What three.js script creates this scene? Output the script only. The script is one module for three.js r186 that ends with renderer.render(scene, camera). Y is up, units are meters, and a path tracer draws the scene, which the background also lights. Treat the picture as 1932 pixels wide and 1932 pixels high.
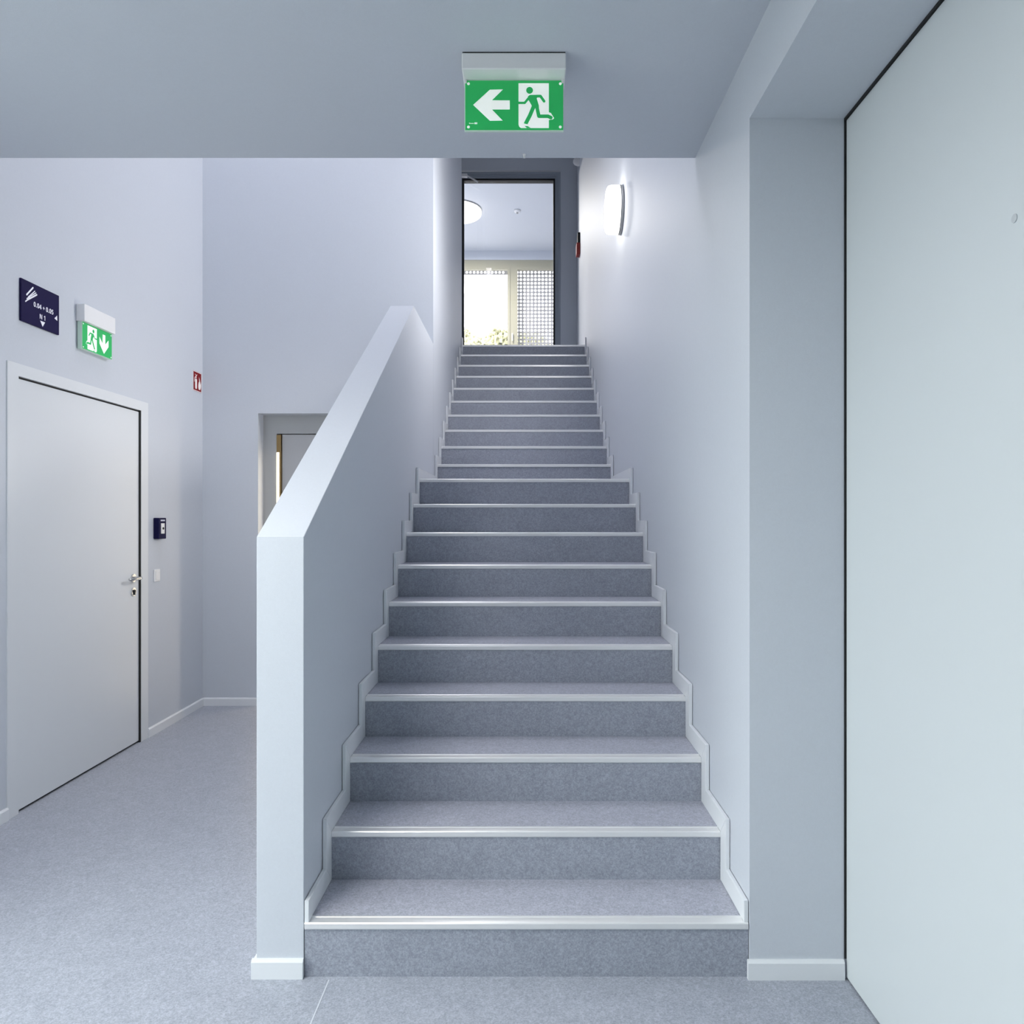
import * as THREE from 'three';
import { RoundedBoxGeometry } from 'three/addons/geometries/RoundedBoxGeometry.js';
import { mergeGeometries } from 'three/addons/utils/BufferGeometryUtils.js';
import { RectAreaLightUniformsLib } from 'three/addons/lights/RectAreaLightUniformsLib.js';
RectAreaLightUniformsLib.init();

// ---------------------------------------------------------------- camera, sky, exposure
const scene = new THREE.Scene();
const F = 1455, EYE = 1.4286;                      // focal length in pixels of the 1932 frame, eye height
const camera = new THREE.PerspectiveCamera(2 * Math.atan(966 / F) * 180 / Math.PI, 1, 0.05, 200);
camera.position.set(0, EYE, 0);
camera.lookAt(0, EYE, -1);
camera.setViewOffset(1932, 1932, -20, -11.5, 1932, 1932);
const renderer = new THREE.WebGLRenderer({ antialias: true });
renderer.toneMapping = THREE.LinearToneMapping;
renderer.toneMappingExposure = 1.0;
renderer.shadowMap.enabled = true;
scene.background = new THREE.Color().setRGB(0.95, 0.945, 1.0);   // overcast sky
scene.backgroundIntensity = 7;

// ---------------------------------------------------------------- helpers
let seed = 7;
const rnd = () => { seed = (seed * 1664525 + 1013904223) % 4294967296; return seed / 4294967296; };
const taken = {};
const numbered = (n) => { const k = taken[n] = (taken[n] ?? -1) + 1; return k ? n + '_' + String(k).padStart(3, '0') : n; };
function metric(g) {                                // uv in metres from the dominant direction of each face
  g = g.index ? g.toNonIndexed() : g;
  const p = g.attributes.position, n = g.attributes.normal, uv = new Float32Array(p.count * 2);
  for (let i = 0; i < p.count; i++) {
    const ax = Math.abs(n.getX(i)), ay = Math.abs(n.getY(i)), az = Math.abs(n.getZ(i));
    const x = p.getX(i), y = p.getY(i), z = p.getZ(i);
    if (ay >= ax && ay >= az) { uv[2 * i] = x; uv[2 * i + 1] = z; } else if (ax >= az) { uv[2 * i] = z; uv[2 * i + 1] = y; } else { uv[2 * i] = x; uv[2 * i + 1] = y; }
  }
  g.setAttribute('uv', new THREE.BufferAttribute(uv, 2));
  return g;
}
// every box is given by its sides x, heights y and distances d in front of the camera (z = -d)
const bx = (x0, x1, y0, y1, d0, d1) => metric(new THREE.BoxGeometry(x1 - x0, y1 - y0, d1 - d0).translate((x0 + x1) / 2, (y0 + y1) / 2, -(d0 + d1) / 2));
const rbx = (x0, x1, y0, y1, d0, d1, r = 0.003) => metric(new RoundedBoxGeometry(x1 - x0, y1 - y0, d1 - d0, 2, r).translate((x0 + x1) / 2, (y0 + y1) / 2, -(d0 + d1) / 2));
const M2 = (list) => list.length > 1 ? mergeGeometries(list.map((g) => { const h = g.index ? g.toNonIndexed() : g; for (const k of Object.keys(h.attributes)) if (!['position', 'normal', 'uv'].includes(k)) h.deleteAttribute(k); return h; })) : list[0];
function obj(name, geos, mat, parent = scene) {
  const m = new THREE.Mesh(M2([].concat(geos)), mat);
  m.name = parent === scene ? numbered(name) : name;
  m.castShadow = m.receiveShadow = true;
  parent.add(m);
  return m;
}
function struct(name, geos, mat) { const m = obj(name, geos, mat); m.userData.kind = 'structure'; return m; }
function group(name, kind, [x, y, d] = [0, 0, 0]) {
  const g = new THREE.Group(); g.name = numbered(name); scene.add(g); g.position.set(x, y, -d);
  if (kind) g.userData.kind = kind;
  return g;
}
function tag(o, label, category, grp) { o.userData.label = label; o.userData.category = category; if (grp) o.userData.group = grp; return o; }
function local(geo, g) { return geo.translate(-g.position.x, -g.position.y, -g.position.z); }   // room coordinates to a group's own

// ---------------------------------------------------------------- textures
function noiseTexture(size, octaves, amp, tint) {   // tileable speckle round white
  const out = new Float32Array(size * size);
  for (const [cells, a] of octaves) {
    const v = Float32Array.from({ length: cells * cells }, () => rnd() - 0.5);
    for (let y = 0; y < size; y++) for (let x = 0; x < size; x++) {
      const fx = x / size * cells, fy = y / size * cells, ix = Math.floor(fx), iy = Math.floor(fy);
      let tx = fx - ix, ty = fy - iy; tx = tx * tx * (3 - 2 * tx); ty = ty * ty * (3 - 2 * ty);
      const at = (i, j) => v[((j + cells) % cells) * cells + (i + cells) % cells];
      out[y * size + x] += a * ((at(ix, iy) * (1 - tx) + at(ix + 1, iy) * tx) * (1 - ty) + (at(ix, iy + 1) * (1 - tx) + at(ix + 1, iy + 1) * tx) * ty);
    }
  }
  const data = new Uint8Array(size * size * 4);
  for (let i = 0; i < size * size; i++) {
    const k = out[i] * amp;
    for (let c = 0; c < 3; c++) data[i * 4 + c] = Math.max(0, Math.min(255, 255 * (0.88 + k * tint[c])));
    data[i * 4 + 3] = 255;
  }
  const t = new THREE.DataTexture(data, size, size, THREE.RGBAFormat);
  t.wrapS = t.wrapT = THREE.RepeatWrapping; t.magFilter = THREE.LinearFilter; t.minFilter = THREE.LinearMipmapLinearFilter; t.generateMipmaps = true;
  t.colorSpace = THREE.SRGBColorSpace; t.needsUpdate = true;
  return t;
}
const rep = (t, k) => { const c = t.clone(); c.repeat.set(k, k); c.needsUpdate = true; return c; };
const linoTex = noiseTexture(1024, [[512, 0.75], [256, 0.55], [96, 0.25], [24, 0.12]], 0.20, [1.0, 0.98, 0.94]);
const paintTex = noiseTexture(512, [[512, 0.6], [128, 0.3]], 0.02, [1, 1, 1]);
const paintBump = noiseTexture(512, [[256, 0.6], [512, 0.5]], 0.5, [1, 1, 1]); paintBump.colorSpace = THREE.NoColorSpace;

// ---------------------------------------------------------------- materials
const std = (color, roughness = 0.6, more = {}) => new THREE.MeshStandardMaterial({ color, roughness, ...more });
const lin = (r, g, b) => new THREE.Color().setRGB(r, g, b);
const paint = std(lin(0.765, 0.81, 0.89), 0.55, { map: rep(paintTex, 1), bumpMap: rep(paintBump, 2), bumpScale: 0.0003 });
const doorPaint = std(lin(0.70, 0.725, 0.755), 0.34);
const leafPaint = std(lin(0.58, 0.62, 0.645), 0.4);
const framePaint = std(lin(0.70, 0.725, 0.755), 0.4);
const skirtPaint = std(lin(0.74, 0.765, 0.80), 0.35);
const skirtGrey = std(lin(0.48, 0.51, 0.54), 0.5);
const seamPaint = std(lin(0.60, 0.63, 0.68), 0.5);
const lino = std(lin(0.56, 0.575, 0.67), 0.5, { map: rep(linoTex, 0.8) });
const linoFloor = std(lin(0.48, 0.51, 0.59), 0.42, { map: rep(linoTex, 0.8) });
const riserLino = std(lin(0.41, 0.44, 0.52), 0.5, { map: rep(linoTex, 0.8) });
const aluminium = std(lin(0.90, 0.90, 0.90), 0.32, { metalness: 0.55 });
const steel = std(lin(0.62, 0.62, 0.62), 0.22, { metalness: 1 });
const black = std(lin(0.008, 0.009, 0.011), 0.7);
const whitePlastic = std(lin(0.82, 0.82, 0.83), 0.4);
const greyFrame = std(lin(0.30, 0.34, 0.40), 0.45);
const olive = std(lin(0.36, 0.345, 0.26), 0.5);
const printed = (o) => new THREE.MeshPhysicalMaterial({ roughness: 0.6, specularIntensity: 0.25, ...o });
const tintedGlass = new THREE.MeshPhysicalMaterial({ color: lin(0.96, 1.0, 0.96), roughness: 0, transmission: 1, thickness: 0, ior: 1.5 });
const glass = new THREE.MeshPhysicalMaterial({ color: 0xffffff, roughness: 0, transmission: 1, thickness: 0, ior: 1.5 });

// ---------------------------------------------------------------- main measures
const XL = -2.44, XP0 = -0.828, XP1 = -0.681, XR = 0.705, XD = 1.004;        // left wall, parapet faces, right wall, door leaf
const YC = 2.90, YS = 2.67, YU = 6.25;                                       // low ceiling, soffit, upper ceiling
const DE = 3.151, DB = 5.88, DJ = 2.395, DW = 8.61, DT = 10.05, DFAR = 13.9; // slab edge, back wall, jamb, stair wall end, top wall, far wall
const RISE = 0.168, NT = 20;
const nose = (n) => n <= 10 ? 2.1122 + 0.28746 * n : 2.893 + 0.2857 * n;     // distance of nosing n
const YT = NT * RISE;                                                        // upper floor
const ZB = -3.4;                                                             // wall behind the camera
const ED0 = -0.6, ED1 = 2.3, E0Y = 0.03, E1Y = 2.6;                          // glazed entrance in the left wall

// ---------------------------------------------------------------- shell
struct('floor', [bx(XL - 0.2, 1.3, -0.2, 0, ZB - 0.2, DB + 0.4)], linoFloor);
struct('trim_1', bx(-0.601, -0.597, 0, 0.0006, 0.3, 2.386), seamPaint);                     // welded seam of the floor sheet
const wallLeft = struct('wall_left', [bx(XL - 0.25, XL, 0, YU, ZB, ED0), bx(XL - 0.25, XL, E1Y, YU, ED0, ED1), bx(XL - 0.25, XL, 0, E0Y, ED0, ED1), bx(XL - 0.25, XL, 0, YU, ED1, 3.645), bx(XL - 0.25, XL, 2.175, YU, 3.645, 5.014), bx(XL - 0.25, XL, 0, YU, 5.014, DB + 0.25), bx(XL - 0.25, XL - 0.09, 0, 2.175, 3.645, 5.014)], paint);
// back wall with the recess of the second door
const RX0 = -2.017, RX1 = -0.955, RYT = 2.227, RD = 6.0;
struct('wall_back', [bx(XL - 0.25, RX0, 0, YU, DB, DB + 0.25), bx(RX0, RX1, RYT, YU, DB, DB + 0.25), bx(RX1, XP1, 0, YU, DB, DB + 0.25), bx(RX0, RX1, 0, RYT, RD + 0.06, DB + 0.25)], paint);
struct('wall_stair', bx(XP0, XP1, 0, YU, DB + 0.25, DW), paint);
struct('wall_right', [bx(XR, XR + 0.35, 0, YU, DJ, DT + 0.2), bx(XR, XR + 0.35, YC, YU, DE - 0.3, DJ)].slice(0, 1), paint);
struct('wall_niche', bx(XD + 0.09, 1.3, 0, YS, ZB - 0.2, DJ), paint);
struct('ceiling', bx(XL, XR, YC, YC + 0.30, ZB - 0.2, DE), paint);
struct('trim_2', bx(XR, 1.3, YS, YC + 0.30, ZB - 0.2, DJ), paint);                           // dropped beam over the door leaf
struct('wall_gallery', bx(XL, XR, YC + 0.30, YU, DE - 0.2, DE), paint);                      // upper storey wall over the slab edge
// glazed entrance in the left wall beside the camera; the exit arrow points to it
struct('wall_front', bx(XL - 0.25, 1.3, 0, YC, ZB - 0.2, ZB), paint);
const win2 = group('window_2', 'structure', [XL - 0.12, E0Y, (ED0 + ED1) / 2]);
{
  const n = 4, w = (ED1 - ED0) / n, x0 = XL - 0.15, x1 = XL - 0.09, F2 = 0.035;
  for (let k = 0; k <= n; k++) obj('window_frame', local(bx(x0, x1, E0Y, E1Y, Math.max(ED0, ED0 + k * w - F2), Math.min(ED1, ED0 + k * w + F2)), win2), greyFrame, win2);
  obj('window_frame', local(bx(x0 + 0.004, x1 - 0.004, E1Y - 0.05, E1Y, ED0 + 0.001, ED1 - 0.001), win2), greyFrame, win2);
  obj('window_frame', local(bx(x0 + 0.004, x1 - 0.004, E0Y, E0Y + 0.06, ED0 + 0.001, ED1 - 0.001), win2), greyFrame, win2);
  for (let k = 0; k < n; k++) obj('pane', local(bx(x0 + 0.027, x0 + 0.033, E0Y + 0.06, E1Y - 0.05, ED0 + k * w + (k ? F2 : F2), ED0 + (k + 1) * w - F2), win2), tintedGlass, win2);
}
// upper ceiling with a roof light over the stair hall
const SX0 = -2.3, SX1 = -0.6, SD0 = 3.4, SD1 = 5.4;
struct('ceiling_upper', [bx(XL - 0.25, XR + 0.35, YU, YU + 0.25, DE - 0.2, SD0), bx(XL - 0.25, XR + 0.35, YU, YU + 0.25, SD1, DT), bx(XL - 0.25, SX0, YU, YU + 0.25, SD0, SD1), bx(SX1, XR + 0.35, YU, YU + 0.25, SD0, SD1)], paint);
const win3 = group('window_3', 'structure', [(SX0 + SX1) / 2, YU + 0.25, (SD0 + SD1) / 2]);
obj('window_frame', local(M2([bx(SX0 - 0.08, SX0 + 0.02, YU + 0.25, YU + 0.33, SD0 - 0.08, SD1 + 0.08), bx(SX1 - 0.02, SX1 + 0.08, YU + 0.25, YU + 0.33, SD0 - 0.08, SD1 + 0.08), bx(SX0 + 0.02, SX1 - 0.02, YU + 0.25, YU + 0.33, SD0 - 0.08, SD0 + 0.02), bx(SX0 + 0.02, SX1 - 0.02, YU + 0.25, YU + 0.33, SD1 - 0.02, SD1 + 0.08)]), win3), whitePlastic, win3);
obj('pane', local(bx(SX0 + 0.02, SX1 - 0.02, YU + 0.29, YU + 0.296, SD0 + 0.02, SD1 - 0.02), win3), glass, win3);
// upper landing, its side corridor, and the top wall with the glazed door
const CX = -2.6;
struct('floor_upper', [bx(CX - 0.2, XR, YT - 0.25, YT - 0.02, DW + 0.05, DT + 0.2), bx(CX - 0.2, XR, YT - 0.02, YT, DW + 0.05, DT), bx(-3.2, 3.2, YT - 0.25, YT, DT + 0.2, DFAR + 0.3), bx(-0.787, 0.421, YT - 0.02, YT, DT, DT + 0.2)], linoFloor);
struct('wall_corridor', [bx(CX - 0.2, CX, YT, YU, DB + 0.25, DT + 0.2), bx(CX, XP0, YT, YU, DW - 0.15, DW)], paint);
const GX0 = -0.86, GX1 = 0.492, GY1 = 5.956;
struct('wall_top', [bx(CX, GX0, YT, YU, DT, DT + 0.2), bx(GX1, XR, YT, YU, DT, DT + 0.2), bx(GX0, GX1, GY1, YU, DT, DT + 0.2)], paint);
// upper room
struct('ceiling_room', bx(-3.2, 3.2, YU, YU + 0.25, DT, DFAR + 0.3), paint);
struct('wall_room_left', bx(-3.2, -3.0, YT, YU, DT + 0.2, DFAR), paint);
struct('wall_room_right', bx(3.0, 3.2, YT, YU, DT + 0.2, DFAR), paint);
struct('wall_room_front', [bx(-3.2, CX - 0.2, YT, YU, DT, DT + 0.2), bx(XR + 0.35, 3.2, YT, YU, DT, DT + 0.2)], paint);
const WX0 = -1.9, WX1 = 1.6, WY0 = YT + 0.3, WY1 = 6.086;
struct('wall_far', [bx(-3.2, WX0, YT, YU, DFAR, DFAR + 0.3), bx(WX1, 3.2, YT, YU, DFAR, DFAR + 0.3), bx(WX0, WX1, WY1, YU, DFAR, DFAR + 0.19), bx(WX0, WX1, YT, WY0, DFAR, DFAR + 0.3)], paint);

// ---------------------------------------------------------------- baseboards
const bevelBoard = (len, h, t) => {                 // profile with a small chamfer, swept along +x
  const s = new THREE.Shape([new THREE.Vector2(0, 0), new THREE.Vector2(t, 0), new THREE.Vector2(t, h - 0.008), new THREE.Vector2(t - 0.006, h), new THREE.Vector2(0, h)]);
  return new THREE.ExtrudeGeometry(s, { depth: len, bevelEnabled: false });   // x = out of wall, y = up, z = along
};
const boardLeft = (d0, d1) => metric(bevelBoard(d1 - d0, 0.06, 0.013).translate(XL, 0, -d1));
struct('baseboard_left', [boardLeft(ZB, ED0), boardLeft(ED1, 3.645), boardLeft(5.014, DB)], skirtPaint);
const boardBack = (x0, x1, d) => metric(bevelBoard(x1 - x0, 0.06, 0.013).rotateY(-Math.PI / 2).translate(x1, 0, -d));
struct('baseboard_back', [boardBack(XL, RX0, DB), boardBack(RX1, XP0, DB)], skirtPaint);
struct('baseboard_right', [boardBack(XR - 0.008, XD - 0.008, DJ)], skirtPaint);

// ---------------------------------------------------------------- staircase
const stair = tag(group('staircase', null, [0, 0, nose(1)]), 'straight grey linoleum staircase with pale metal nosings climbing to the upper glazed door', 'staircase');
const part = (name, geos, mat, parent) => obj(name, [].concat(geos).map((g) => local(g, stair)), mat, parent || stair);
const SL = XP1 + 0.002, SR = XR - 0.002;
for (let n = 1; n <= NT; n++) {
  const d = nose(n), dn = n < NT ? nose(n + 1) : DW + 0.05, y = n * RISE;
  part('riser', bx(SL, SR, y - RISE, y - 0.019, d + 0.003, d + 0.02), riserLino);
  const tr = part('tread', bx(SL, SR, y - 0.02, y, d + 0.04, dn + 0.02), lino);
  // nosing: an L of aluminium, 42 mm deep, 18 mm lip, with two fine ribs
  const s = new THREE.Shape();
  s.moveTo(0, 0.002); s.lineTo(-0.006, 0.002); s.lineTo(-0.008, 0.0005); s.lineTo(-0.034, 0.0005); s.lineTo(-0.036, 0.002); s.lineTo(-0.043, 0.002); s.lineTo(-0.043, -0.02); s.lineTo(-0.004, -0.02); s.lineTo(0.001, -0.019); s.lineTo(0.003, -0.016); s.lineTo(0.003, -0.001); s.closePath();
  const e = n === 1 ? 0.001 : 0.0145;
  part('nosing', metric(new THREE.ExtrudeGeometry(s, { depth: SR - SL - 2 * e, bevelEnabled: false }).rotateY(-Math.PI / 2).translate(SR - e, y, 0).translate(0, 0, -d)), aluminium);
}
// stepped skirting on both walls, one piece for each tread and riser, mitred
{
  const b = 0.07, t = 0.014;
  const prism = (pts, x0) => {                      // pts are [d, y]
    const s = new THREE.Shape(pts.map(([d, y]) => new THREE.Vector2(d, y)));
    return metric(new THREE.ExtrudeGeometry(s, { depth: t - 0.003, bevelEnabled: true, bevelThickness: 0.0015, bevelSize: 0.0015, bevelOffset: -0.0015, bevelSegments: 1 }).rotateY(Math.PI / 2).translate(x0 + 0.0015, 0, 0));
  };
  for (const [x0] of [[SL], [SR - t]]) for (let n = 1; n <= NT; n++) {
    const d = nose(n), y = n * RISE, last = n === NT;
    const e = last ? d + 0.002 : nose(n + 1);
    if (n > 1) part('riser_skirting', prism([[d, y - RISE], [d, y], [d - b, y + b], [d - b, y - RISE + b]], x0), skirtPaint);
    if (!last) part('tread_skirting', prism([n > 1 ? [d, y] : [d + 0.001, y + 0.002], [e, y + 0.002], [e - b, y + b], [n > 1 ? d - b : d + 0.001, y + b]], x0), skirtPaint);
    else part('tread_skirting', prism([[d, y], [DW, y], [DW, y + b], [d - b, y + b]], x0), skirtPaint);
  }
}
// parapet on the open side
{
  const g = tag(group('stair_parapet', null, [(XP0 + XP1) / 2, 0, 2.4]), 'solid white painted parapet wall rising along the open left side of the staircase', 'parapet');
  const s = new THREE.Shape([[2.4, 0], [DB, 0], [DB, 2.758], [4.83, 2.758], [2.4, 1.37]].map(([d, y]) => new THREE.Vector2(d, y)));
  obj('body', local(metric(new THREE.ExtrudeGeometry(s, { depth: XP1 - XP0 - 0.004, bevelEnabled: true, bevelThickness: 0.002, bevelSize: 0.002, bevelOffset: -0.002, bevelSegments: 2 }).rotateY(Math.PI / 2).translate(XP0 + 0.002, 0, 0)), g), paint, g);
  obj('baseboard', local(M2([boardBack(XP0 - 0.013, XP1, 2.4), metric(bevelBoard(DB - 2.4, 0.06, 0.013).rotateY(Math.PI).translate(XP0, 0, -2.4))]), g), skirtPaint, g);
}

// ---------------------------------------------------------------- doors
{ // left door in its steel frame
  const g = group('door_1', 'structure', [XL, 0, 4.33]); g.userData.label = 'large pale grey flush door in the left wall';
  const f0 = 3.645, f1 = 5.014, o0 = 3.725, o1 = 4.910, top = 2.105, ft = 2.175, p = XL + 0.006;
  obj('frame', local(M2([bx(XL - 0.09, p, 0, ft, f0, o0), bx(XL - 0.09, p, 0, ft, o1 + 0.012, f1), bx(XL - 0.09, p, top + 0.01, ft, o0, o1 + 0.012)]), g), framePaint, g);
  obj('seal_and_gap_shade', local(M2([bx(XL - 0.085, XL + 0.004, 0.001, top + 0.0095, o1 - 0.0005, o1 + 0.0118), bx(XL - 0.085, XL - 0.011, top - 0.004, top + 0.0098, o0 + 0.001, o1 - 0.004), bx(XL - 0.085, XL - 0.015, 0.001, 0.012, o0 + 0.001, o1 - 0.004)]), g), black, g);  // black strips stand in for the shade in the gap round the leaf
  obj('leaf', local(rbx(XL - 0.055, XL - 0.004, 0.012, top, o0 + 0.003, o1 - 0.001, 0.002), g), doorPaint, g);
  // lever handle
  const y = 1.053, d = 4.835, hx = XL - 0.004, h = new THREE.Group(); h.name = 'handle'; g.add(h);
  obj('rose', local(new THREE.CylinderGeometry(0.026, 0.026, 0.009, 28).rotateZ(Math.PI / 2).translate(hx + 0.0045, y, -d), g), steel, h);
  const curve = new THREE.CatmullRomCurve3([[hx, 0], [hx + 0.035, 0], [hx + 0.052, 0.004], [hx + 0.058, 0.02], [hx + 0.058, 0.06], [hx + 0.056, 0.10], [hx + 0.048, 0.128]].map(([x, o]) => new THREE.Vector3(x, y, -(d - o))));
  obj('lever', local(new THREE.TubeGeometry(curve, 30, 0.0095, 12), g), steel, h);
  obj('lever_end', local(new THREE.SphereGeometry(0.0095, 12, 8).translate(hx + 0.048, y, -(d - 0.128)), g), steel, h);
  obj('cylinder_rose', local(new THREE.CylinderGeometry(0.026, 0.026, 0.009, 28).rotateZ(Math.PI / 2).translate(hx + 0.0045, 0.967, -d), g), steel, h);
  obj('lock_cylinder', local(M2([new THREE.CylinderGeometry(0.0085, 0.0085, 0.014, 16).rotateZ(Math.PI / 2).translate(hx + 0.009, 0.971, -d), new THREE.BoxGeometry(0.012, 0.02, 0.009).translate(hx + 0.009, 0.957, -d)]), g), black, h);
}
{ // recessed door in the back wall
  const g = group('door_2', 'structure', [(RX0 + RX1) / 2, 0, RD]); g.userData.label = 'grey door set back in the rear wall behind the parapet';
  const dm = std(lin(0.42, 0.43, 0.45), 0.3), fm = std(lin(0.40, 0.41, 0.42), 0.28, { metalness: 0.3 });
  const a = RX0 + 0.104, t = 2.085;
  obj('frame', local(M2([bx(RX0, a, 0, RYT, RD, RD + 0.06), bx(RX1 - 0.08, RX1, 0, RYT, RD, RD + 0.06), bx(a, RX1 - 0.08, t, RYT, RD, RD + 0.06)]), g), fm, g);
  obj('leaf', local(rbx(a + 0.04, RX1 - 0.083, 0.01, t - 0.006, RD + 0.006, RD + 0.058, 0.002), g), dm, g);
  obj('seal_and_gap_shade', local(bx(a, RX1 - 0.08, 0, t, RD + 0.056, RD + 0.059), g), black, g);  // black sheet behind the leaf, filling the gaps round it
}
{ // parked fire door leaf in the niche on the right
  const g = group('door_3', 'structure', [XD, 0, 1]); g.userData.label = 'tall pale flush door leaf filling the right side';
  const d0 = -0.25, d1 = DJ - 0.004;
  obj('leaf', local(rbx(XD, XD + 0.07, 0.006, YS - 0.008, d0, d1, 0.002), g), leafPaint, g);
  obj('seal_and_gap_shade', local(M2([bx(XD - 0.006, XD + 0.05, 0.062, YS - 0.0005, d1, DJ - 0.0005), bx(XD - 0.006, XD + 0.05, YS - 0.0075, YS - 0.0005, d0, d1)]), g), black, g);  // gap shade along jamb and soffit, made as black strips
  obj('cover_cap', local(new THREE.CylinderGeometry(0.009, 0.009, 0.002, 20).rotateZ(Math.PI / 2).translate(XD - 0.0008, 2.04, -1.573), g), skirtGrey, g);
}
{ // glazed door at the top of the stairs
  const g = group('door_4', 'structure', [-0.18, YT, DT]); g.userData.label = 'glazed door with grey frame at the top of the stairs';
  const o0 = -0.787, o1 = 0.421, oy = 5.86;
  const step = (m, e) => M2([bx(o0 - m, o0 - m + e, YT, oy + m, 0, 0.1), bx(o1 + m - e, o1 + m, YT, oy + m, 0, 0.1), bx(o0 - m + e, o1 + m - e, oy + m - e, oy + m, 0, 0.1)]);
  obj('frame', local(M2([step(0.073, 0.03).translate(0, 0, -(DT - 0.018)), step(0.043, 0.024).translate(0, 0, -(DT - 0.003)), step(0.019, 0.016).translate(0, 0, -(DT + 0.01))]), g), greyFrame, g);
  obj('seal_and_gap_shade', local(step(0.003, 0.022).translate(0, 0, -(DT + 0.022)), g), black, g);
  obj('pane', local(bx(o0 + 0.02, o1 - 0.02, YT + 0.004, oy - 0.02, DT + 0.075, DT + 0.083), g), glass, g);
  const c = obj('door_closer', local(rbx(o0 - 0.01, o0 + 0.07, oy - 0.005, oy + 0.035, DT - 0.06, DT - 0.01, 0.006), g), whitePlastic, g);
  const arm = new THREE.CatmullRomCurve3([new THREE.Vector3(o0 + 0.05, oy + 0.015, -(DT - 0.055)), new THREE.Vector3(o0 + 0.21, oy - 0.075, -(DT - 0.055))]);
  obj('closer_arm', local(new THREE.TubeGeometry(arm, 4, 0.011, 8), g), whitePlastic, g);
}
// ---------------------------------------------------------------- window of the upper room
{
  const g = group('window_1', 'structure', [0, WY0, DFAR + 0.1]); g.userData.label = 'olive framed window of the upper room';
  const d0 = DFAR + 0.02, d1 = DFAR + 0.10, hy = 5.914, m0 = -0.248, m1 = -0.115;
  obj('window_frame', local(M2([bx(WX0, WX1, hy + 0.045, WY1, d0, d1), bx(WX0, WX0 + 0.07, WY0, hy + 0.045, d0, d1), bx(WX1 - 0.07, WX1, WY0, hy + 0.045, d0, d1), bx(WX0 + 0.07, WX1 - 0.07, WY0, WY0 + 0.07, d0, d1)]), g), olive, g);
  obj('mullion', local(bx(m0 + 0.02, m1 - 0.02, WY0 + 0.07, hy + 0.045, d0, d1), g), olive, g);
  const sash = (x0, x1) => { const w = 0.045; obj('sash', local(M2([bx(x0, x0 + w, WY0 + 0.07, hy + 0.045, d0 - 0.012, d1 - 0.02), bx(x1 - w, x1, WY0 + 0.07, hy + 0.045, d0 - 0.012, d1 - 0.02), bx(x0 + w, x1 - w, hy, hy + 0.045, d0 - 0.012, d1 - 0.02), bx(x0 + w, x1 - w, WY0 + 0.07, WY0 + 0.12, d0 - 0.012, d1 - 0.02)]), g), olive, g); obj('pane', local(bx(x0 + w, x1 - w, WY0 + 0.12, hy, d0 + 0.03, d0 + 0.036), g), glass, g); };
  sash(WX0 + 0.07, m0 + 0.02); sash(m1 - 0.02, WX1 - 0.07);
  obj('handle', local(M2([rbx(-0.195, -0.171, 4.68, 4.76, d0 - 0.024, d0 - 0.012, 0.003), rbx(-0.191, -0.175, 4.62, 4.75, d0 - 0.05, d0 - 0.034, 0.004), rbx(-0.190, -0.176, 4.73, 4.748, d0 - 0.04, d0 - 0.02, 0.003)]), g), whitePlastic, g);
}
function perforated(name, x0, x1, y0, y1, d, label, xs) {
  const P = 0.0666, R = 0.0208, s = new THREE.Shape([[x0, y0], [x1, y0], [x1, y1], [x0, y1]].map(([a, b]) => new THREE.Vector2(a, b)));
  for (let y = y1 - P * 0.62; y > y0 + 0.03; y -= P) for (let x = xs; x < x1 - 0.03; x += P) if (x > x0 + 0.03) { const h = new THREE.Path(); h.absarc(x, y, R, 0, Math.PI * 2, true); s.holes.push(h); }
  const geo = new THREE.ExtrudeGeometry(s, { depth: 0.003, bevelEnabled: false, curveSegments: 7 }).translate(0, 0, -d);
  const g = group(name, null, [(x0 + x1) / 2, y0, d]);
  obj('perforated_sheet', local(geo, g), std(lin(0.34, 0.34, 0.35), 0.5), g);
  tag(g, label, 'shutter');
  return g;
}
const shutter = perforated('window_shutter', -0.135, 1.55, WY0 + 0.02, 5.97, DFAR + 0.225, 'perforated grey metal shutter covering the right half of the upper window', -0.098);
obj('rail', local(bx(-0.135, 1.55, 5.972, 6.01, DFAR + 0.2, DFAR + 0.25), shutter), greyFrame, shutter);
const valance = perforated('window_shutter', -1.85, -0.26, 5.885, 5.97, DFAR + 0.225, 'raised perforated metal shutter, only its lower hem showing above the clear left window half', -1.82);
obj('rail', local(bx(-1.85, -0.26, 5.972, 6.01, DFAR + 0.2, DFAR + 0.25), valance), greyFrame, valance);

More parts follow.
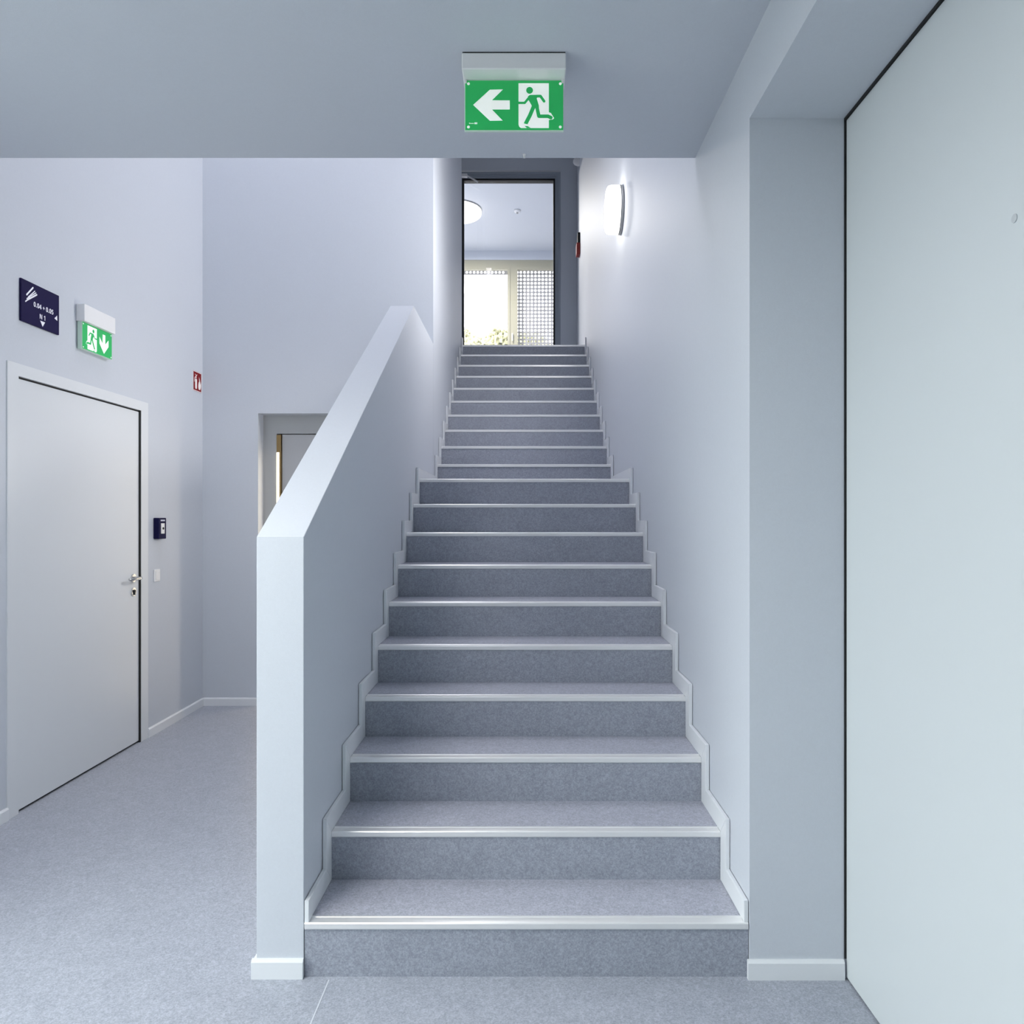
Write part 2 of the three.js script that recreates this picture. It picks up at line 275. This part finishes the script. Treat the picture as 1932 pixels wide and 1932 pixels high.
// ---------------------------------------------------------------- signs
function canvasTex(w, h, draw) {
  const c = document.createElement('canvas'); c.width = w; c.height = h;
  draw(c.getContext('2d'));
  const t = new THREE.CanvasTexture(c); t.colorSpace = THREE.SRGBColorSpace; t.anisotropy = 8;
  return t;
}
const GREEN = '#22a556', PALE = '#f6faf5';
function poly(x, pts, fill) { x.beginPath(); pts.forEach(([a, b], i) => i ? x.lineTo(a, b) : x.moveTo(a, b)); x.closePath(); x.fillStyle = fill; x.fill(); }
function limb(x, pts, w, col) { x.strokeStyle = col; x.lineWidth = w; x.lineCap = 'round'; x.lineJoin = 'round'; x.beginPath(); pts.forEach(([a, b], i) => i ? x.lineTo(a, b) : x.moveTo(a, b)); x.stroke(); }
function runner(x) {                                 // doorway with running figure, heading left; doorway x 650-1020
  poly(x, [[650, 32], [1020, 32], [1020, 380], [1020, 575], [1050, 575], [680, 575], [660, 560], [650, 535]], PALE);
  poly(x, [[1015, 382], [1045, 392], [1085, 455], [1070, 470], [1015, 478]], PALE);
  x.fillStyle = GREEN; x.beginPath(); x.arc(785, 118, 42, 0, Math.PI * 2); x.fill();
  poly(x, [[765, 190], [790, 172], [905, 172], [872, 215], [898, 300], [900, 330], [808, 330], [812, 305], [765, 225]], GREEN);
  limb(x, [[790, 192], [725, 270], [650, 270]], 30, GREEN);
  limb(x, [[870, 188], [918, 188], [962, 250]], 34, GREEN);
  limb(x, [[832, 320], [790, 420], [740, 515]], 48, GREEN);
  limb(x, [[872, 310], [898, 430], [905, 432], [1010, 432], [1045, 448]], 44, GREEN);
  poly(x, [[715, 520], [762, 530], [800, 575], [740, 575], [725, 550]], PALE);
  poly(x, [[722, 548], [765, 552], [798, 574], [752, 574]], GREEN);
}
function screws(x) { x.fillStyle = PALE; for (const [a, b] of [[38, 38], [1160, 38], [38, 562], [1160, 562]]) { x.beginPath(); x.arc(a, b, 17, 0, 7); x.fill(); } }
const exitLeft = canvasTex(1195, 600, (x) => {
  x.fillStyle = GREEN; x.fillRect(0, 0, 1195, 600);
  poly(x, [[95, 295], [300, 110], [460, 107], [325, 238], [543, 240], [543, 350], [325, 350], [457, 485], [300, 487]], PALE);
  runner(x); screws(x);
  x.fillStyle = '#d9f0df'; for (const [a, w, h] of [[46, 12, 14], [60, 9, 10], [71, 12, 10], [85, 9, 10], [96, 9, 10]]) x.fillRect(a, 524 - h, w, h);
  x.fillRect(112, 506, 34, 22);
});
const exitDown = canvasTex(1195, 600, (x) => {
  x.fillStyle = GREEN; x.fillRect(0, 0, 1195, 600);
  poly(x, [[860, 540], [675, 335], [672, 175], [803, 310], [805, 92], [915, 92], [915, 310], [1050, 178], [1052, 335]], PALE);
  x.save(); x.translate(1195, 0); x.scale(-1, 1); x.translate(-20, 0); runner(x); x.restore(); screws(x);
});
const backlit = (t) => new THREE.MeshStandardMaterial({ color: 0xffffff, map: t, roughness: 0.35, emissive: 0xffffff, emissiveMap: t, emissiveIntensity: 0.35 });
const acrylic = std(lin(0.62, 0.78, 0.68), 0.25);
function signFace(w, h, mat, name, parent) {        // a plate with its print on the +z face
  const m = new THREE.Mesh(new THREE.PlaneGeometry(w, h), mat); m.name = name; m.castShadow = m.receiveShadow = true; parent.add(m); return m;
}
{ // hanging from the low ceiling
  const d0 = 2.432, d1 = 2.552, yb = 2.845, dp = 2.492, g = tag(group('exit_sign', null, [-0.027, YC, 2.492]), 'green emergency exit sign with arrow pointing left, hanging from the low ceiling', 'exit sign');
  obj('housing', local(rbx(-0.192, 0.137, yb, YC - 0.003, d0, d1, 0.004), g), whitePlastic, g);
  obj('gasket', local(bx(-0.190, 0.135, YC - 0.003, YC, d0 + 0.002, d1 - 0.002), g), black, g);
  obj('panel', local(rbx(-0.188, 0.133, yb - 0.165, yb, dp, dp + 0.012, 0.002), g), acrylic, g);
  signFace(0.316, 0.160, backlit(exitLeft), 'pictogram', g).position.set(0, yb - 0.083 - YC, 0.0006);
  for (const x of [-0.184, 0.129]) obj('end_clip', local(rbx(x - 0.0035, x + 0.0035, yb - 0.012, yb + 0.001, dp - 0.004, dp + 0.014, 0.001), g), whitePlastic, g);
}
{ // on the left wall above the door
  const y0 = 2.507, y1 = 2.601, g = tag(group('exit_sign', null, [XL, y0, 4.372]), 'green emergency exit sign with arrow pointing down, on the wall above the left door', 'exit sign');
  obj('housing', local(rbx(XL, XL + 0.048, y0, y1, 4.212, 4.532, 0.004), g), whitePlastic, g);
  obj('panel', local(rbx(XL + 0.003, XL + 0.030, y0 - 0.150, y0, 4.219, 4.525, 0.002), g), acrylic, g);
  const f = signFace(0.302, 0.146, backlit(exitDown), 'pictogram', g); f.rotation.y = Math.PI / 2; f.position.set(0.0307, -0.075, 0);
}
{ // navy room sign
  const t = canvasTex(900, 606, (x) => {
    x.fillStyle = '#1a1440'; x.fillRect(0, 0, 900, 606);
    x.lineCap = 'round'; x.strokeStyle = '#f4f4fa';
    for (const [x0, y0, x1, y1, w] of [[118, 205, 262, 62, 26], [150, 232, 305, 100, 15], [120, 262, 330, 118, 15], [135, 275, 350, 140, 24], [92, 310, 190, 232, 20]]) { x.lineWidth = w; x.beginPath(); x.moveTo(x0, y0); x.lineTo(x1, y1); x.stroke(); }
    x.fillStyle = '#f4f4fa'; x.font = 'bold 98px sans-serif'; x.textBaseline = 'middle'; x.textAlign = 'left';
    x.fillText('0.04 + 0.05', 275, 297);
    x.textAlign = 'center'; x.fillText('N 1', 490, 440);
    poly(x, [[430, 502], [550, 502], [490, 582]], '#f4f4fa');
    poly(x, [[852, 315], [856, 400], [780, 378]], '#f4f4fa');
  });
  const g = tag(group('room_sign', null, [XL, 2.387, 3.89]), 'navy blue room number sign with white lettering above the left door', 'sign');
  obj('plate', local(rbx(XL, XL + 0.010, 2.387, 2.594, 3.737, 4.043, 0.002), g), printed({ color: lin(0.012, 0.009, 0.05) }), g);
  const f = signFace(0.303, 0.204, printed({ map: t }), 'print', g); f.rotation.y = Math.PI / 2; f.position.set(0.0106, 0.1035, 0);
}
{ // small red extinguisher sign
  const t = canvasTex(400, 400, (x) => {
    x.fillStyle = '#7d1216'; x.fillRect(0, 0, 400, 400); x.strokeStyle = '#f4eeee'; x.lineWidth = 12; x.strokeRect(10, 10, 380, 380);
    x.fillStyle = '#f6f1ef'; x.beginPath(); x.roundRect(95, 150, 85, 205, 24); x.fill(); x.fillRect(118, 100, 40, 40);
    x.strokeStyle = '#f6f1ef'; x.lineWidth = 16; x.beginPath(); x.moveTo(140, 95); x.lineTo(95, 60); x.moveTo(140, 95); x.lineTo(190, 62); x.stroke();
    x.beginPath(); x.moveTo(118, 118); x.quadraticCurveTo(62, 120, 66, 220); x.stroke();
    x.beginPath(); x.moveTo(270, 350); x.bezierCurveTo(220, 300, 250, 240, 268, 190); x.bezierCurveTo(290, 220, 290, 150, 275, 90); x.bezierCurveTo(330, 150, 340, 200, 335, 240); x.bezierCurveTo(360, 210, 352, 195, 355, 180); x.bezierCurveTo(385, 260, 370, 320, 320, 352); x.closePath(); x.fill();
  });
  const g = tag(group('fire_sign', null, [XL, 2.375, 5.775]), 'small square red fire extinguisher sign near the back left corner', 'sign');
  obj('plate', local(rbx(XL, XL + 0.004, 2.375, 2.525, 5.70, 5.85, 0.001), g), whitePlastic, g);
  const f = signFace(0.149, 0.149, printed({ map: t }), 'print', g); f.rotation.y = Math.PI / 2; f.position.set(0.0046, 0.075, 0);
}
{ // navy box beside the left door
  const navy = printed({ color: lin(0.006, 0.006, 0.045) }), g = tag(group('access_reader', null, [XL, 1.29, 5.147]), 'dark navy wall box with a white front plate beside the left door', 'wall box');
  obj('case', local(rbx(XL, XL + 0.038, 1.290, 1.430, 5.094, 5.200, 0.005), g), navy, g);
  const p = obj('front_plate', local(rbx(XL + 0.037, XL + 0.041, 1.325, 1.394, 5.122, 5.170, 0.001), g), whitePlastic, g);
  obj('button', local(new THREE.CylinderGeometry(0.008, 0.008, 0.005, 20).rotateZ(Math.PI / 2).translate(XL + 0.043, 1.360, -5.146), g), black, p).position.set(0, 0, 0);
  obj('label_strip', local(bx(XL + 0.0375, XL + 0.0388, 1.408, 1.418, 5.118, 5.178), g), std(lin(0.6, 0.62, 0.72), 0.5), g);
}
{ // light switch
  const g = tag(group('light_switch', null, [XL, 1.007, 5.135]), 'small white square light switch below the navy wall box', 'light switch');
  obj('surround', local(rbx(XL, XL + 0.009, 1.007, 1.087, 5.094, 5.174, 0.003), g), whitePlastic, g);
  obj('rocker', local(rbx(XL + 0.008, XL + 0.013, 1.019, 1.075, 5.106, 5.162, 0.002), g), whitePlastic, g);
}

// ---------------------------------------------------------------- lamps
const lampWhite = (k, c = lin(1, 0.96, 0.90)) => new THREE.MeshStandardMaterial({ color: 0xffffff, roughness: 0.4, emissive: c, emissiveIntensity: k });
function discLamp(name, r, h, glow) {                // a drum on its back, axis +z, base at the origin
  const g = group(name, null);
  const ring = [[0, 0], [r * 0.93, 0], [r, 0.004], [r, h * 0.22], [0, h * 0.22]].map(([a, b]) => new THREE.Vector2(a, b));
  obj('base', new THREE.LatheGeometry(ring, 64).rotateX(Math.PI / 2), std(lin(0.45, 0.45, 0.45), 0.35, { metalness: 0.4 }), g);
  const dome = [[r * 0.985, h * 0.23], [r * 0.985, h * 0.75], [r * 0.95, h * 0.92], [r * 0.86, h], [0.0001, h * 1.03]].map(([a, b]) => new THREE.Vector2(a, b));
  obj('diffuser', new THREE.LatheGeometry(dome, 64).rotateX(Math.PI / 2), glow, g);
  return g;
}
{ // on the right stair wall
  const g = tag(discLamp('wall_lamp', 0.167, 0.11, lampWhite(6.0)), 'round glowing white wall lamp on the right wall of the staircase', 'lamp');
  g.position.set(XR, 3.62, -5.49); g.rotation.y = -Math.PI / 2;
  const l = new THREE.RectAreaLight(lin(1, 0.97, 0.95), 130, 0.28, 0.28); l.name = 'wall_lamp_light'; l.position.set(0, 0, 0.12); l.rotation.y = Math.PI; g.add(l);
}
{ // unseen twin added behind the parapet to brighten the passage and left door
  const g = tag(discLamp('wall_lamp', 0.167, 0.11, lampWhite(3.0)), 'added unseen round lamp on the far side of the parapet, brightening the left door', 'lamp');
  g.position.set(XP0, 1.78, -4.75); g.rotation.y = -Math.PI / 2;
  const l = new THREE.RectAreaLight(lin(1, 0.95, 0.89), 34, 0.28, 0.28); l.name = 'wall_lamp_light'; l.position.set(0, 0, 0.12); l.rotation.y = Math.PI; g.add(l);
}
{ // on the ceiling of the upper room
  const g = tag(discLamp('ceiling_lamp', 0.42, 0.09, lampWhite(3.0)), 'large round glowing ceiling lamp seen through the upper glazed door', 'lamp');
  g.position.set(-1.06, YU, -12.05); g.rotation.x = Math.PI / 2;
  const l = new THREE.RectAreaLight(lin(1, 0.97, 0.93), 180, 0.6, 0.6); l.name = 'ceiling_lamp_light'; l.position.set(0, 0, 0.1); l.rotation.y = Math.PI; g.add(l);
}
{ // fill lamp added on the low hall ceiling, unseen, brightens floor and left door
  const g = tag(discLamp('ceiling_lamp', 0.42, 0.09, lampWhite(3.0)), 'added unseen round fill lamp under the low ceiling of the entrance hall', 'lamp');
  g.position.set(-1.25, YC, -1.3); g.rotation.x = Math.PI / 2;
  const l = new THREE.RectAreaLight(lin(1, 1, 0.98), 32, 0.6, 0.6); l.name = 'hall_fill_light'; l.position.set(0, 0, 0.1); l.rotation.y = Math.PI; g.add(l);
}
{ // warm strip beside the recessed door leaf
  const x0 = RX0 + 0.104, g = tag(group('light_strip', null, [x0 + 0.02, 0.012, RD]), 'narrow vertical warm glowing strip beside the recessed rear door', 'lamp');
  const brass = std(lin(0.32, 0.22, 0.10), 0.3, { metalness: 0.8 });
  obj('profile', local(M2([bx(x0 + 0.024, x0 + 0.036, 0.012, 2.075, RD - 0.012, RD + 0.01), bx(x0, x0 + 0.024, 1.94, 2.075, RD - 0.004, RD + 0.01)]), g), brass, g);
  obj('diffuser', local(rbx(x0 + 0.001, x0 + 0.024, 0.012, 1.94, RD - 0.010, RD + 0.01, 0.004), g), lampWhite(3.0, lin(1, 0.80, 0.50)), g);
  const l = new THREE.RectAreaLight(lin(1, 0.86, 0.66), 15, 0.024, 1.9); l.name = 'light_strip_light'; l.position.set(-0.007, 0.965, 0.014); l.rotation.y = Math.PI; g.add(l);
}
// ---------------------------------------------------------------- small devices
{
  const g = tag(group('smoke_detector', null, [-0.083, YU, 12.08]), 'small white smoke detector on the ceiling of the upper room', 'smoke detector');
  const prof = [[0, 0], [0.052, 0], [0.052, -0.012], [0.044, -0.03], [0.036, -0.036], [0.0001, -0.038]].map(([a, b]) => new THREE.Vector2(a, b));
  obj('base', new THREE.LatheGeometry(prof.slice().reverse(), 32), whitePlastic, g);
  obj('sensor_head', new THREE.CylinderGeometry(0.018, 0.014, 0.014, 20).translate(0, -0.044, 0), std(lin(0.3, 0.3, 0.3), 0.5), g);
}
{
  const g = tag(group('alarm_sounder', null, [XR, 5.845, 9.55]), 'small round white alarm sounder high on the right wall by the upper door', 'alarm');
  obj('base', new THREE.CylinderGeometry(0.055, 0.055, 0.03, 32).rotateZ(Math.PI / 2).translate(-0.015, 0, 0), whitePlastic, g);
  obj('dome', new THREE.SphereGeometry(0.05, 24, 12, 0, Math.PI * 2, 0, Math.PI / 2).rotateZ(Math.PI / 2).translate(-0.03, 0, 0), whitePlastic, g);
}
{
  const g = tag(group('fire_call_point', null, [XR, 4.66, 9.5]), 'red fire alarm call point with black cover on the right wall by the upper door', 'call point');
  obj('case', local(rbx(XR - 0.045, XR, 4.66, 4.80, 9.43, 9.57, 0.006), g), std(lin(0.32, 0.02, 0.015), 0.4), g);
  obj('cover', local(rbx(XR - 0.03, XR, 4.80, 4.93, 9.44, 9.56, 0.006), g), black, g);
}
{
  const g = tag(group('ceiling_sensor', null, [0.007, YC, 3.12]), 'tiny white sensor stud on the edge of the low ceiling', 'sensor');
  obj('stud', new THREE.CylinderGeometry(0.005, 0.0045, 0.014, 14).translate(0, -0.007, 0), whitePlastic, g);
  obj('collar', new THREE.CylinderGeometry(0.007, 0.007, 0.002, 18).translate(0, -0.001, 0), whitePlastic, g);
}
// ---------------------------------------------------------------- outside
const meadow = obj('forecourt', bx(-70, 70, -0.5, -0.25, -70, 90), std(lin(0.40, 0.40, 0.38), 0.9)); meadow.userData.kind = 'structure';
{
  const leaf = new THREE.PlaneGeometry(0.16, 0.09);
  const leafMat = new THREE.MeshPhysicalMaterial({ color: lin(0.62, 0.62, 0.42), roughness: 0.9, side: THREE.DoubleSide, transmission: 0.35, thickness: 0 });
  const bark = std(lin(0.15, 0.11, 0.07), 0.9);
  const spots = [[-1.62, 20.6, 6.42, 0.8, 'pale green treetop outside at the left edge of the upper window'], [-1.1, 19.9, 6.02, 0.6, 'low pale green treetop outside, middle of the clear left window half'], [-0.6, 19.5, 6.2, 0.5, 'pale green treetop outside, just left of the window mullion'], [0.2, 20.2, 6.25, 0.75, 'pale green treetop outside behind the perforated shutter']];
  for (const [x, d, top, r, label] of spots) {
    const g = tag(group('tree', null, [x, -0.25, d]), label, 'tree', 'trees outside the upper window');
    obj('trunk', new THREE.CylinderGeometry(0.05, 0.1, top - r, 10).translate(0, (top - r) / 2, 0), bark, g);
    const N = Math.round(1900 * r), im = new THREE.InstancedMesh(leaf, leafMat, N), m = new THREE.Matrix4(), q = new THREE.Quaternion(), e = new THREE.Euler();
    for (let i = 0; i < N; i++) {
      const a = rnd() * 6.283, h = Math.pow(rnd(), 0.7), rr = r * Math.sqrt(rnd()) * Math.sqrt(1 - h * h * 0.97);
      q.setFromEuler(e.set(rnd() * 6.3, rnd() * 6.3, rnd() * 6.3));
      m.compose(new THREE.Vector3(rr * Math.cos(a), top + 0.25 - r * 1.5 + h * r * 1.5, rr * Math.sin(a)), q, new THREE.Vector3(1, 1, 1));
      im.setMatrixAt(i, m);
    }
    im.name = 'foliage'; im.userData.kind = 'stuff'; g.add(im);
  }
}
renderer.render(scene, camera);
